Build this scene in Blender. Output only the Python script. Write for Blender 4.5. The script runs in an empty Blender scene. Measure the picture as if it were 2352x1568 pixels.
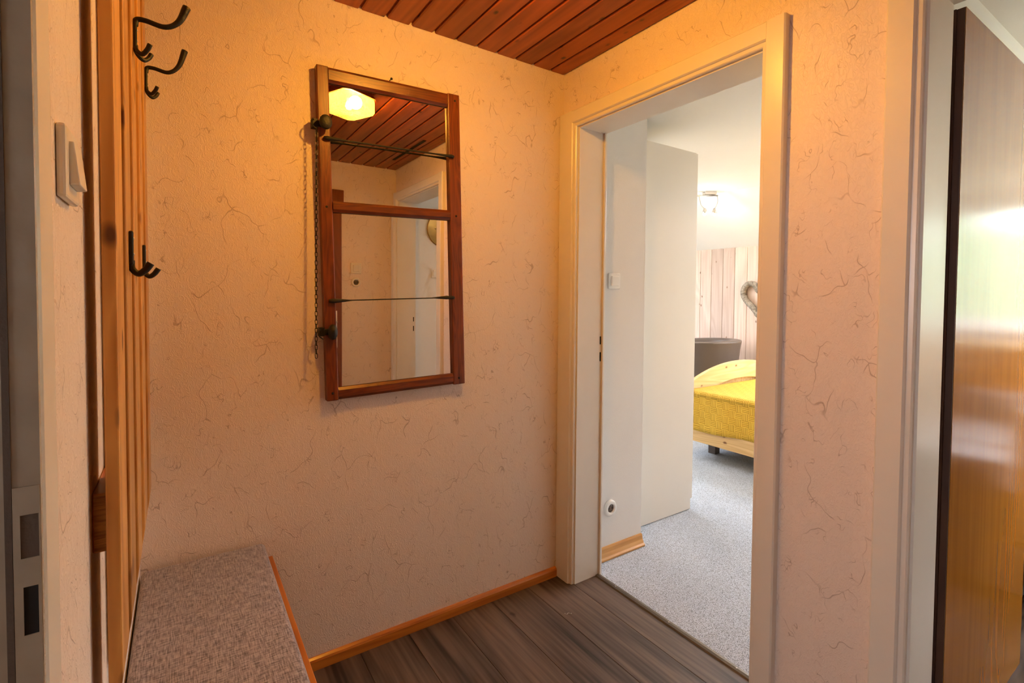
import bpy, bmesh, math, random
from mathutils import Vector, Matrix

random.seed(7)
sc = bpy.context.scene
col = sc.collection
R = math.radians

# ------------------------------------------------------------------ camera
CAM = Vector((-1.4146, -1.7225, 1.2569))
FPX, PPY = 1144.56, 710.56
yaw, pitch, roll = R(33.663), R(-1.706), R(0.427)
fw = Vector((math.sin(yaw)*math.cos(pitch), math.cos(yaw)*math.cos(pitch), math.sin(pitch)))
r0 = Vector((math.cos(yaw), -math.sin(yaw), 0)); u0 = r0.cross(fw)
rr = r0*math.cos(roll)+u0*math.sin(roll); uu = -r0*math.sin(roll)+u0*math.cos(roll)
cd = bpy.data.cameras.new('camera'); cam = bpy.data.objects.new('camera', cd); col.objects.link(cam)
cam.matrix_world = Matrix(((rr.x, uu.x, -fw.x, CAM.x), (rr.y, uu.y, -fw.y, CAM.y), (rr.z, uu.z, -fw.z, CAM.z), (0, 0, 0, 1)))
cd.sensor_width = 36; cd.lens = FPX*36/2352; cd.shift_y = -(784-PPY)/2352
cd.clip_start = 0.02
sc.camera = cam

# ------------------------------------------------------------------ world, light, exposure
SKY = 12.0
w = bpy.data.worlds.new('world'); sc.world = w; w.use_nodes = True
wn = w.node_tree.nodes; wl = w.node_tree.links
bg = wn['Background']; bg.inputs['Strength'].default_value = SKY
bg.inputs['Color'].default_value = (0.96, 0.99, 1.05, 1)
LAMP_W = 34
sc.view_settings.view_transform = 'Standard'
sc.view_settings.look = 'None'
sc.view_settings.gamma = 1.0
sc.view_settings.exposure = 0.60
sc.view_settings.use_curve_mapping = False
sc.cycles.use_denoising = True
sc.cycles.use_adaptive_sampling = True
sc.cycles.adaptive_threshold = .12
sc.cycles.adaptive_min_samples = 16
sc.cycles.max_bounces = 7
sc.cycles.diffuse_bounces = 4
sc.cycles.glossy_bounces = 4
sc.cycles.transparent_max_bounces = 8
sc.cycles.sample_clamp_indirect = 8
sc.cycles.caustics_refractive = False

def portal(loc, rot, sx, sy):
    l = bpy.data.lights.new('window_portal', 'AREA'); l.shape = 'RECTANGLE'; l.size = sx; l.size_y = sy
    l.cycles.is_portal = True
    o = bpy.data.objects.new('window_portal', l); o.location = loc; o.rotation_euler = rot; col.objects.link(o)

# ------------------------------------------------------------------ helpers
def link(o, parent=None):
    col.objects.link(o)
    if parent: o.parent = parent
    return o

def mesh_obj(name, verts, faces, mat, parent=None, loc=(0, 0, 0), bevel=0, seg=2, smooth=False):
    me = bpy.data.meshes.new(name)
    me.from_pydata([tuple(v) for v in verts], [], faces)
    bm = bmesh.new(); bm.from_mesh(me)
    bmesh.ops.recalc_face_normals(bm, faces=bm.faces)
    if bevel:
        bmesh.ops.bevel(bm, geom=bm.edges[:], offset=bevel, segments=seg, profile=0.5, affect='EDGES', clamp_overlap=True)
    bm.to_mesh(me); bm.free()
    mats = mat if isinstance(mat, (list, tuple)) else [mat]
    for m in mats: me.materials.append(m)
    if smooth:
        for p in me.polygons: p.use_smooth = True
    o = bpy.data.objects.new(name, me); o.location = loc
    return link(o, parent)

def box_vf(x0, x1, y0, y1, z0, z1):
    v = [(x0, y0, z0), (x1, y0, z0), (x1, y1, z0), (x0, y1, z0), (x0, y0, z1), (x1, y0, z1), (x1, y1, z1), (x0, y1, z1)]
    f = [(0, 3, 2, 1), (4, 5, 6, 7), (0, 1, 5, 4), (1, 2, 6, 5), (2, 3, 7, 6), (3, 0, 4, 7)]
    return v, f

def boxes_vf(bs):
    V, F = [], []
    for b in bs:
        v, f = box_vf(*b); n = len(V); V += v; F += [tuple(i+n for i in q) for q in f]
    return V, F

def box(name, x0, x1, y0, y1, z0, z1, mat, parent=None, bevel=0, seg=2):
    """box given in the parent's frame; its own origin sits at the centre of its base"""
    cx, cy = (x0+x1)/2, (y0+y1)/2
    v, f = box_vf(x0-cx, x1-cx, y0-cy, y1-cy, 0, z1-z0)
    return mesh_obj(name, v, f, mat, parent, (cx, cy, z0), bevel, seg)

def prism(name, prof, axis, a0, a1, mat, parent=None, loc=(0, 0, 0), smooth=False):
    """extrude a 2-D outline along an axis; prof coordinates are the two other axes in xyz order"""
    n = len(prof); V = []
    for a in (a0, a1):
        for p, q in prof:
            V.append({'x': (a, p, q), 'y': (p, a, q), 'z': (p, q, a)}[axis])
    F = [tuple(range(n)), tuple(range(2*n-1, n-1, -1))]
    F += [(i, (i+1) % n, (i+1) % n+n, i+n) for i in range(n)]
    return mesh_obj(name, V, F, mat, parent, loc, smooth=smooth)

def tube_vf(pts, rad, n=8, flat=1.0, closed=False):
    pts = [Vector(p) for p in pts]
    if not isinstance(rad, (list, tuple)): rad = [rad]*len(pts)
    V, F = [], []; up = None; N = len(pts)
    for i, p in enumerate(pts):
        if closed: t = (pts[(i+1) % N]-pts[i-1]).normalized()
        else: t = (pts[min(i+1, N-1)]-pts[max(i-1, 0)]).normalized()
        if up is None:
            up = Vector((0, 0, 1)) if abs(t.z) < .8 else Vector((1, 0, 0))
        s = t.cross(up); s.normalize(); up = s.cross(t).normalized()
        for k in range(n):
            a = 2*math.pi*k/n
            V.append(p+(s*math.cos(a)*flat+up*math.sin(a))*rad[i])
    for i in range(N if closed else N-1):
        j = (i+1) % N
        for k in range(n):
            F.append((i*n+k, i*n+(k+1) % n, j*n+(k+1) % n, j*n+k))
    if not closed:
        F += [tuple(range(n)), tuple(range((N-1)*n, N*n))]
    return V, F

def tube(name, pts, rad, mat, parent=None, n=8, flat=1.0, loc=(0, 0, 0), closed=False):
    v, f = tube_vf(pts, rad, n, flat, closed)
    return mesh_obj(name, v, f, mat, parent, loc, smooth=True)

def lathe(name, prof, mat, parent=None, loc=(0, 0, 0), n=24, axis='z', smooth=True):
    V, F = [], []; m = len(prof)
    for k in range(n):
        a = 2*math.pi*k/n
        for r, h in prof:
            c, s = r*math.cos(a), r*math.sin(a)
            V.append({'z': (c, s, h), 'y': (c, h, s), 'x': (h, c, s)}[axis])
    for k in range(n):
        for i in range(m-1):
            F.append((k*m+i, ((k+1) % n)*m+i, ((k+1) % n)*m+i+1, k*m+i+1))
    F.append(tuple(k*m for k in range(n))); F.append(tuple(k*m+m-1 for k in range(n)))
    return mesh_obj(name, V, F, mat, parent, loc, smooth=smooth)

def bez(p, n=10):
    """Catmull-Rom through the points"""
    p = [Vector(q) for q in p]; P = [2*p[0]-p[1]]+p+[2*p[-1]-p[-2]]; out = []
    for i in range(1, len(P)-2):
        for k in range(n):
            t = k/n
            out.append(.5*((2*P[i])+(P[i+1]-P[i-1])*t+(2*P[i-1]-5*P[i]+4*P[i+1]-P[i+2])*t*t+(3*P[i]-P[i-1]-3*P[i+1]+P[i+2])*t**3))
    out.append(p[-1]); return out

def tag(o, label=None, cat=None, group=None, kind=None):
    if label: o['label'] = label
    if cat: o['category'] = cat
    if group: o['group'] = group
    if kind: o['kind'] = kind
    return o

def struct(o, label=None, cat=None): return tag(o, label, cat, kind='structure')

def empty(name, loc=(0, 0, 0), rot=(0, 0, 0)):
    o = bpy.data.objects.new(name, None); o.location = loc; o.rotation_euler = rot; o.empty_display_size = .1
    return link(o)

# ------------------------------------------------------------------ materials
def nmat(name):
    m = bpy.data.materials.new(name); m.use_nodes = True
    nt = m.node_tree; b = nt.nodes['Principled BSDF']
    return m, nt, nt.nodes, nt.links, b

def C4(c): return (c[0], c[1], c[2], 1)

def plain(name, c, rough=.5, metal=0, coat=0, spec=.5, bump=0, bscale=200, var=0, vscale=5):
    m, nt, N, L, b = nmat(name)
    b.inputs['Base Color'].default_value = C4(c); b.inputs['Roughness'].default_value = rough
    b.inputs['Metallic'].default_value = metal; b.inputs['Coat Weight'].default_value = coat
    b.inputs['Specular IOR Level'].default_value = spec
    tc = N.new('ShaderNodeTexCoord')
    if var:
        n = N.new('ShaderNodeTexNoise'); n.inputs['Scale'].default_value = vscale; n.inputs['Detail'].default_value = 4
        L.new(tc.outputs['Object'], n.inputs['Vector'])
        mx = N.new('ShaderNodeMix'); mx.data_type = 'RGBA'
        mx.inputs[6].default_value = C4([q*(1-var) for q in c]); mx.inputs[7].default_value = C4([min(1, q*(1+var)) for q in c])
        L.new(n.outputs['Fac'], mx.inputs[0]); L.new(mx.outputs[2], b.inputs['Base Color'])
    if bump:
        n = N.new('ShaderNodeTexNoise'); n.inputs['Scale'].default_value = bscale; n.inputs['Detail'].default_value = 3
        L.new(tc.outputs['Object'], n.inputs['Vector'])
        bp = N.new('ShaderNodeBump'); bp.inputs['Strength'].default_value = bump; bp.inputs['Distance'].default_value = .002
        L.new(n.outputs['Fac'], bp.inputs['Height']); L.new(bp.outputs['Normal'], b.inputs['Normal'])
    return m

def emis(name, c, s):
    m, nt, N, L, b = nmat(name)
    b.inputs['Base Color'].default_value = C4(c)
    b.inputs['Emission Color'].default_value = C4(c); b.inputs['Emission Strength'].default_value = s
    return m

def wood(name, c1, c2, axis='z', fine=60, rough=.4, knots=None, coat=0, knotcol=(.05, .012, .004), coarse=9, bump=.15, knotsize=.16, contrast=1.0, rings=7, dist=.6):
    """grain stretched along an axis, coordinates shifted per object so that no two boards are alike"""
    m, nt, N, L, b = nmat(name)
    tc = N.new('ShaderNodeTexCoord'); oi = N.new('ShaderNodeObjectInfo')
    mul = N.new('ShaderNodeVectorMath'); mul.operation = 'MULTIPLY_ADD'
    cmb = N.new('ShaderNodeCombineXYZ')
    for i in range(3): L.new(oi.outputs['Random'], cmb.inputs[i])
    mul.inputs[1].default_value = (37.1, 53.7, 71.3)
    L.new(cmb.outputs[0], mul.inputs[0]); L.new(tc.outputs['Object'], mul.inputs[2])
    def scaled(a, bb):
        mp = N.new('ShaderNodeMapping')
        mp.inputs['Scale'].default_value = tuple(a if ax == axis else bb for ax in 'xyz')
        L.new(mul.outputs[0], mp.inputs['Vector']); return mp.outputs[0]
    n1 = N.new('ShaderNodeTexNoise'); n1.inputs['Scale'].default_value = 1; n1.inputs['Detail'].default_value = 1; n1.inputs['Distortion'].default_value = dist
    L.new(scaled(coarse*.13, coarse), n1.inputs['Vector'])
    # growth rings: fold the coarse noise
    fold = N.new('ShaderNodeMath'); fold.operation = 'MULTIPLY'; fold.inputs[1].default_value = rings
    L.new(n1.outputs['Fac'], fold.inputs[0])
    fr = N.new('ShaderNodeMath'); fr.operation = 'PINGPONG'; fr.inputs[1].default_value = .5
    L.new(fold.outputs[0], fr.inputs[0])
    n2 = N.new('ShaderNodeTexNoise'); n2.inputs['Scale'].default_value = 1; n2.inputs['Detail'].default_value = 1
    L.new(scaled(fine*.04, fine), n2.inputs['Vector'])
    add = N.new('ShaderNodeMath'); add.operation = 'MULTIPLY_ADD'; add.inputs[1].default_value = .75
    L.new(fr.outputs[0], add.inputs[0])
    h = N.new('ShaderNodeMath'); h.operation = 'MULTIPLY'; h.inputs[1].default_value = .75
    L.new(n2.outputs['Fac'], h.inputs[0]); L.new(h.outputs[0], add.inputs[2])
    rp = N.new('ShaderNodeValToRGB'); rp.color_ramp.elements[0].position = .5-.25/contrast; rp.color_ramp.elements[1].position = .5+.3/contrast
    rp.color_ramp.elements[0].color = C4(c2); rp.color_ramp.elements[1].color = C4(c1)
    L.new(add.outputs[0], rp.inputs[0])
    out = rp.outputs[0]
    # slight tone shift per board
    hs = N.new('ShaderNodeHueSaturation')
    mr = N.new('ShaderNodeMapRange'); mr.inputs['To Min'].default_value = .82; mr.inputs['To Max'].default_value = 1.15
    L.new(oi.outputs['Random'], mr.inputs['Value']); L.new(mr.outputs[0], hs.inputs['Value']); L.new(out, hs.inputs['Color'])
    out = hs.outputs[0]
    if knots:
        v = N.new('ShaderNodeTexVoronoi'); v.inputs['Scale'].default_value = 1
        nd = N.new('ShaderNodeTexNoise'); nd.inputs['Scale'].default_value = 25
        L.new(mul.outputs[0], nd.inputs['Vector'])
        vm = N.new('ShaderNodeVectorMath'); vm.operation = 'MULTIPLY_ADD'; vm.inputs[1].default_value = (.12, .12, .12)
        L.new(nd.outputs['Color'], vm.inputs[0]); L.new(scaled(knots*.62, knots), vm.inputs[2])
        L.new(vm.outputs[0], v.inputs['Vector'])
        kr = N.new('ShaderNodeValToRGB'); kr.color_ramp.elements[0].position = knotsize*.45; kr.color_ramp.elements[1].position = knotsize
        kr.color_ramp.elements[0].color = (1, 1, 1, 1); kr.color_ramp.elements[1].color = (0, 0, 0, 1)
        L.new(v.outputs['Distance'], kr.inputs[0])
        mx = N.new('ShaderNodeMix'); mx.data_type = 'RGBA'; mx.inputs[7].default_value = C4(knotcol)
        L.new(kr.outputs[0], mx.inputs[0]); L.new(out, mx.inputs[6]); out = mx.outputs[2]
    L.new(out, b.inputs['Base Color'])
    b.inputs['Roughness'].default_value = rough; b.inputs['Coat Weight'].default_value = coat; b.inputs['Coat Roughness'].default_value = .15
    if bump:
        bp = N.new('ShaderNodeBump'); bp.inputs['Strength'].default_value = bump; bp.inputs['Distance'].default_value = .001
        L.new(add.outputs[0], bp.inputs['Height']); L.new(bp.outputs['Normal'], b.inputs['Normal'])
    return m

def wallpaper(name, base, fibre, amt=.6):
    """planar pattern: u runs along the wall (walls are axis aligned, so u = x + y), v is height"""
    m, nt, N, L, b = nmat(name)
    tc = N.new('ShaderNodeTexCoord'); sp = N.new('ShaderNodeSeparateXYZ'); L.new(tc.outputs['Object'], sp.inputs[0])
    def mth(op, a, c):
        q = N.new('ShaderNodeMath'); q.operation = op
        for i, s in enumerate((a, c)):
            if isinstance(s, (int, float)): q.inputs[i].default_value = s
            else: L.new(s, q.inputs[i])
        return q.outputs[0]
    cb = N.new('ShaderNodeCombineXYZ'); L.new(mth('ADD', sp.outputs[0], sp.outputs[1]), cb.inputs[0]); L.new(sp.outputs[2], cb.inputs[1])
    P = cb.outputs[0]
    def mapping(sx, sy, off=0):
        mp = N.new('ShaderNodeMapping'); mp.inputs['Scale'].default_value = (sx, sy, 1); mp.inputs['Location'].default_value = (off, off*1.7, 0)
        L.new(P, mp.inputs['Vector']); return mp.outputs[0]
    def noise(vec, s, d=2, dist=0):
        n = N.new('ShaderNodeTexNoise'); n.noise_dimensions = '2D'; n.inputs['Scale'].default_value = s; n.inputs['Detail'].default_value = d; n.inputs['Distortion'].default_value = dist
        L.new(vec, n.inputs['Vector']); return n
    def ramp(src, a, c, inv=False):
        r = N.new('ShaderNodeMapRange'); r.interpolation_type = 'SMOOTHSTEP'
        r.inputs['From Min'].default_value = a; r.inputs['From Max'].default_value = c
        r.inputs['To Min'].default_value = 1 if inv else 0; r.inputs['To Max'].default_value = 0 if inv else 1
        L.new(src, r.inputs['Value']); return r.outputs[0]
    lines = None
    for s, wd, seed, mlo, dz in ((9.0, .012, 0, .50, .13), (17.0, .018, 3.7, .52, .14)):
        mp = mapping(1, .72, seed)
        nz = noise(mp, s*1.1, 2)
        vm = N.new('ShaderNodeVectorMath'); vm.operation = 'MULTIPLY_ADD'; vm.inputs[1].default_value = (dz, dz, dz)
        L.new(nz.outputs['Color'], vm.inputs[0]); L.new(mp, vm.inputs[2])
        v = N.new('ShaderNodeTexVoronoi'); v.voronoi_dimensions = '2D'; v.feature = 'DISTANCE_TO_EDGE'; v.inputs['Scale'].default_value = s
        L.new(vm.outputs[0], v.inputs['Vector'])
        ln = ramp(v.outputs['Distance'], wd*.35, wd*1.3, True)
        mk = ramp(noise(mp, s*1.5, 1).outputs['Fac'], mlo-.02, mlo+.16)
        ln = mth('MULTIPLY', ln, mk)
        lines = ln if lines is None else mth('MAXIMUM', lines, ln)
    mx = N.new('ShaderNodeMix'); mx.data_type = 'RGBA'; mx.inputs[6].default_value = C4(base); mx.inputs[7].default_value = C4(fibre)
    L.new(mth('MULTIPLY', lines, amt), mx.inputs[0])
    L.new(mx.outputs[2], b.inputs['Base Color'])
    # embossed worms: ridges of a distorted noise, longer upright than across
    e = noise(mapping(1, .5), 95, 1, 1.2)
    emb = ramp(mth('ABSOLUTE', mth('SUBTRACT', e.outputs['Fac'], .5), 0), 0, .11, True)
    hgt = mth('ADD', mth('MULTIPLY', emb, .55), mth('MULTIPLY', lines, .7))
    bp = N.new('ShaderNodeBump'); bp.inputs['Strength'].default_value = .6; bp.inputs['Distance'].default_value = .0016
    L.new(hgt, bp.inputs['Height']); L.new(bp.outputs['Normal'], b.inputs['Normal'])
    rg = mth('SUBTRACT', .5, mth('MULTIPLY', lines, .18)); L.new(rg, b.inputs['Roughness'])
    b.inputs['Specular IOR Level'].default_value = .4
    return m

def carpet(name):
    m, nt, N, L, b = nmat(name)
    tc = N.new('ShaderNodeTexCoord')
    n = N.new('ShaderNodeTexNoise'); n.inputs['Scale'].default_value = 330; n.inputs['Detail'].default_value = 2
    n3 = N.new('ShaderNodeTexNoise'); n3.inputs['Scale'].default_value = 2.2; n3.inputs['Detail'].default_value = 3
    L.new(tc.outputs['Object'], n.inputs['Vector']); L.new(tc.outputs['Object'], n3.inputs['Vector'])
    rp = N.new('ShaderNodeValToRGB'); e = rp.color_ramp.elements
    e[0].position = .34; e[0].color = (.17, .19, .22, 1); e[1].position = .54; e[1].color = (.66, .72, .82, 1)
    L.new(n.outputs['Fac'], rp.inputs[0])
    hs = N.new('ShaderNodeHueSaturation'); L.new(rp.outputs[0], hs.inputs['Color'])
    mr = N.new('ShaderNodeMapRange'); mr.inputs['To Min'].default_value = .8; mr.inputs['To Max'].default_value = 1.15
    L.new(n3.outputs['Fac'], mr.inputs['Value']); L.new(mr.outputs[0], hs.inputs['Value'])
    L.new(hs.outputs[0], b.inputs['Base Color']); b.inputs['Roughness'].default_value = 1; b.inputs['Specular IOR Level'].default_value = .1
    bp = N.new('ShaderNodeBump'); bp.inputs['Strength'].default_value = .9; bp.inputs['Distance'].default_value = .004
    L.new(n.outputs['Fac'], bp.inputs['Height']); L.new(bp.outputs['Normal'], b.inputs['Normal'])
    return m

def fabric(name, c1, c2, s=900, sx=1.0, sy=1.0, sheen=.3):
    """thread-like weave: two noises stretched across each other"""
    m, nt, N, L, b = nmat(name)
    tc = N.new('ShaderNodeTexCoord'); outs = []
    for sc_ in ((s*.10, s, s), (s, s*.10, s)):
        mp = N.new('ShaderNodeMapping'); mp.inputs['Scale'].default_value = sc_
        L.new(tc.outputs['Object'], mp.inputs['Vector'])
        n = N.new('ShaderNodeTexNoise'); n.inputs['Scale'].default_value = 1; n.inputs['Detail'].default_value = 2
        L.new(mp.outputs[0], n.inputs['Vector']); outs.append(n.outputs['Fac'])
    ad = N.new('ShaderNodeMath'); ad.operation = 'ADD'; L.new(outs[0], ad.inputs[0]); L.new(outs[1], ad.inputs[1])
    rp = N.new('ShaderNodeValToRGB'); e = rp.color_ramp.elements
    e[0].position = .38; e[0].color = C4(c2); e[1].position = .62; e[1].color = C4(c1)
    hf = N.new('ShaderNodeMath'); hf.operation = 'MULTIPLY'; hf.inputs[1].default_value = .5
    L.new(ad.outputs[0], hf.inputs[0]); L.new(hf.outputs[0], rp.inputs[0]); L.new(rp.outputs[0], b.inputs['Base Color'])
    b.inputs['Roughness'].default_value = .95; b.inputs['Sheen Weight'].default_value = sheen; b.inputs['Specular IOR Level'].default_value = .15
    bp = N.new('ShaderNodeBump'); bp.inputs['Strength'].default_value = .5; bp.inputs['Distance'].default_value = .001
    L.new(ad.outputs[0], bp.inputs['Height']); L.new(bp.outputs['Normal'], b.inputs['Normal'])
    return m

def basket(name, c1, c2):
    """knitted basket-weave throw: checker of horizontal and upright ribs"""
    m, nt, N, L, b = nmat(name)
    tc = N.new('ShaderNodeTexCoord'); sp = N.new('ShaderNodeSeparateXYZ'); L.new(tc.outputs['UV'], sp.inputs[0])
    def wv(o):
        q = N.new('ShaderNodeMath'); q.operation = 'MULTIPLY'; q.inputs[1].default_value = 2*math.pi/.0125; L.new(o, q.inputs[0])
        s = N.new('ShaderNodeMath'); s.operation = 'SINE'; L.new(q.outputs[0], s.inputs[0]); return s.outputs[0]
    ch = N.new('ShaderNodeTexChecker'); ch.inputs['Scale'].default_value = 1/.05
    L.new(tc.outputs['UV'], ch.inputs['Vector'])
    mx = N.new('ShaderNodeMix'); mx.data_type = 'FLOAT'
    L.new(ch.outputs['Fac'], mx.inputs[0]); L.new(wv(sp.outputs[0]), mx.inputs[2]); L.new(wv(sp.outputs[1]), mx.inputs[3])
    rp = N.new('ShaderNodeValToRGB'); e = rp.color_ramp.elements
    mr = N.new('ShaderNodeMapRange'); mr.inputs['From Min'].default_value = -1; mr.inputs['From Max'].default_value = 1
    L.new(mx.outputs[0], mr.inputs['Value'])
    e[0].position = 0; e[0].color = C4(c2); e[1].position = .6; e[1].color = C4(c1)
    L.new(mr.outputs[0], rp.inputs[0]); L.new(rp.outputs[0], b.inputs['Base Color'])
    bp = N.new('ShaderNodeBump'); bp.inputs['Strength'].default_value = .8; bp.inputs['Distance'].default_value = .004
    L.new(mr.outputs[0], bp.inputs['Height']); L.new(bp.outputs['Normal'], b.inputs['Normal'])
    b.inputs['Roughness'].default_value = .9
    return m

M = {}
M['paper'] = wallpaper('wallpaper', (.86, .735, .65), (.30, .17, .10), .48)
M['white'] = plain('white_wall', (.80, .77, .73), .8, bump=.35, bscale=260, var=.04, vscale=3)
M['paint'] = plain('cream_gloss_paint', (.80, .755, .68), .28, coat=0, bump=.04, bscale=400, var=.03, vscale=12)
M['paint_old'] = plain('worn_gloss_paint', (.42, .345, .26), .16, coat=.3, bump=.35, bscale=60, var=.22, vscale=22)
M['pine'] = wood('orange_pine', (.66, .33, .085), (.42, .165, .028), 'z', 70, .38, 15.0, .1, (.13, .035, .006), knotsize=.20)
M['endgrain'] = wood('pine_end_grain', (.56, .25, .05), (.26, .09, .015), 'x', 420, .7, None, 0, bump=.3, coarse=60)
M['pine_y'] = wood('orange_pine_long', (.58, .20, .03), (.36, .10, .012), 'y', 70, .4)
M['pine_x'] = wood('orange_pine_strip', (.62, .215, .03), (.40, .11, .012), 'x', 70, .36, None, .2)
M['ceil'] = wood('red_stained_pine', (.40, .088, .016), (.24, .045, .008), 'y', 55, .42, 15.0, .05, (.05, .010, .004), coarse=7, knotsize=.17)
M['frame_z'] = wood('mahogany_stain', (.185, .040, .007), (.070, .012, .003), 'z', 110, .38, None, .1, coarse=30, contrast=.9)
M['frame_x'] = wood('mahogany_stain_across', (.185, .040, .007), (.070, .012, .003), 'x', 110, .38, None, .1, coarse=30, contrast=.9)
M['floor'] = wood('grey_brown_vinyl_plank', (.150, .104, .080), (.016, .009, .007), 'y', 75, .5, 5.0, 0, (.02, .012, .009), coarse=9, rings=3, dist=.25, bump=.2, knotsize=.07, contrast=1.05)
M['floor_x'] = wood('grey_brown_vinyl_plank_across', (.25, .20, .165), (.07, .05, .04), 'x', 40, .5, None, 0, coarse=11, bump=.2)
M['veneer'] = wood('glossy_walnut_veneer', (.345, .130, .014), (.29, .100, .010), 'z', 45, .17, None, 0, coarse=5, bump=0)
M['veneer'].node_tree.nodes['Principled BSDF'].inputs['Specular IOR Level'].default_value = .35
M['veneer_edge'] = wood('dark_walnut_edge', (.085, .026, .005), (.045, .012, .003), 'z', 60, .6, None, 0, bump=0)
M['reddoor'] = wood('red_brown_door', (.20, .045, .012), (.14, .028, .007), 'z', 30, .3, None, .2)
M['carpet'] = carpet('grey_fleck_carpet')
M['cushion'] = fabric('grey_mauve_upholstery', (.45, .395, .415), (.12, .10, .105), 420)
M['mirror'] = plain('mirror_glass', (.92, .90, .86), 0.0, 1)
M['iron'] = plain('black_iron', (.010, .008, .007), .5, .2, bump=.5, bscale=160)
M['steel'] = plain('brushed_steel', (.62, .60, .57), .28, 1)
M['strap'] = plain('black_cord', (.008, .006, .005), .7)
M['switch'] = plain('ivory_plastic', (.82, .77, .69), .28)
M['switch_white'] = plain('white_plastic', (.84, .82, .78), .28)
M['dark'] = plain('dark_hole', (.010, .008, .007), .8)
M['strip'] = plain('bronze_threshold', (.16, .135, .11), .38, .7)
M['beech'] = wood('varnished_beech', (.60, .31, .09), (.46, .21, .05), 'x', 60, .35, None, .2)
M['lightpine'] = wood('whitewashed_pine', (.72, .555, .46), (.60, .43, .34), 'z', 45, .55, 11.0, 0, (.30, .16, .09), coarse=6, knotsize=.11)
M['bedpine_y'] = wood('golden_pine', (.78, .53, .23), (.62, .36, .12), 'y', 45, .4, 11.0, .1, (.22, .085, .02), knotsize=.13)
M['bedpine_x'] = wood('golden_pine_across', (.80, .56, .27), (.66, .40, .15), 'x', 45, .4, 11.0, .1, (.22, .085, .02), knotsize=.13)
M['blanket'] = basket('yellow_basket_weave', (.80, .50, .055), (.50, .25, .010))
M['sheet'] = plain('white_sheet', (.8, .78, .74), .9)
M['leather'] = plain('taupe_leather', (.115, .085, .068), .42, bump=.25, bscale=300, var=.1)
M['lam'] = plain('cream_laminate', (.80, .74, .65), .42, var=.02)
M['rope'] = wood('grey_wicker', (.42, .36, .29), (.16, .12, .09), 'x', 160, .9, bump=.5)
M['brass'] = plain('bronzed_brass', (.36, .19, .045), .32, .8, var=.15, vscale=20)
M['ink'] = plain('brown_print', (.085, .030, .010), .7)
M['green'] = plain('meadow', (.11, .125, .07), .95, var=.4, vscale=.08)
M['hill'] = plain('far_hill', (.10, .14, .06), .95, var=.4, vscale=.03)
M['glass'], nt, N, L, b = nmat('window_glass')
tr = N.new('ShaderNodeBsdfTransparent'); gl = N.new('ShaderNodeBsdfGlossy'); gl.inputs['Roughness'].default_value = .02
mixs = N.new('ShaderNodeMixShader'); mixs.inputs[0].default_value = .05
L.new(tr.outputs[0], mixs.inputs[1]); L.new(gl.outputs[0], mixs.inputs[2]); L.new(mixs.outputs[0], N['Material Output'].inputs['Surface'])

# amber pressed glass: lets tinted light straight through and scatters the rest
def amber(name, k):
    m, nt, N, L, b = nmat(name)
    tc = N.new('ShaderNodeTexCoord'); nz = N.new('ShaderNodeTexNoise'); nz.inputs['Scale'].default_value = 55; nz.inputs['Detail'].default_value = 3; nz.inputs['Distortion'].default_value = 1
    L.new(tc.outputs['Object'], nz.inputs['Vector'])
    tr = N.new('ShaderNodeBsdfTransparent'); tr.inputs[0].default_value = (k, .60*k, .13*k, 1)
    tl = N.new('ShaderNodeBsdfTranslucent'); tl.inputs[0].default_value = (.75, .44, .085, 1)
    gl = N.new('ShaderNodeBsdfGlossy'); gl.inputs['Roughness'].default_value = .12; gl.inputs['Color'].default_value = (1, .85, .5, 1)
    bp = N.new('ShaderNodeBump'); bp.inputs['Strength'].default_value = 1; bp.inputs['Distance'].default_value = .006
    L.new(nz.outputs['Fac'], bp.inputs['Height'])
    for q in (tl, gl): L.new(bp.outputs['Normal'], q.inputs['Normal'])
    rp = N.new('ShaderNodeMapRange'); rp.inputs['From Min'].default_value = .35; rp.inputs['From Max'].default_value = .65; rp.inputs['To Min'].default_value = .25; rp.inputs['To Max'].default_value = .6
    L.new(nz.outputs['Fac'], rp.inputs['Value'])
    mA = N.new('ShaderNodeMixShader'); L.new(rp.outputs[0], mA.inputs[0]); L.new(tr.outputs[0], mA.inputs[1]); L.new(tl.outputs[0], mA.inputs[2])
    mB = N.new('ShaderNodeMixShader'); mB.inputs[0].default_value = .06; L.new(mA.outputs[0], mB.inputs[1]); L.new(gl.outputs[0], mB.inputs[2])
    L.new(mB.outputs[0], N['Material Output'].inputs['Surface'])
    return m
M['amber'] = amber('amber_ice_glass', 1.0); M['amber_side'] = amber('amber_ice_glass_dimmed', .54)  # side glass tinted darker so less lamp light reaches the upper walls

# ------------------------------------------------------------------ hall shell
H = 2.22
XL = -1.516          # left wall
YF = -2.09           # wall opposite the mirror
T = .15              # thickness of the wall with the two doorways
D1a, D1b = -.908, -.100    # bedroom doorway
D2a, D2b = -2.02, -1.285   # second doorway
D0a, D0b = -2.01, -1.212   # doorway the camera stands beside
DH = 1.971

def two_sided(name, bs, m_in, m_out, test):
    v, f = boxes_vf(bs); o = mesh_obj(name, v, f, [m_in, m_out])
    for p in o.data.polygons: p.material_index = 1 if test(p.normal, p.center) else 0
    return o

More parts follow.
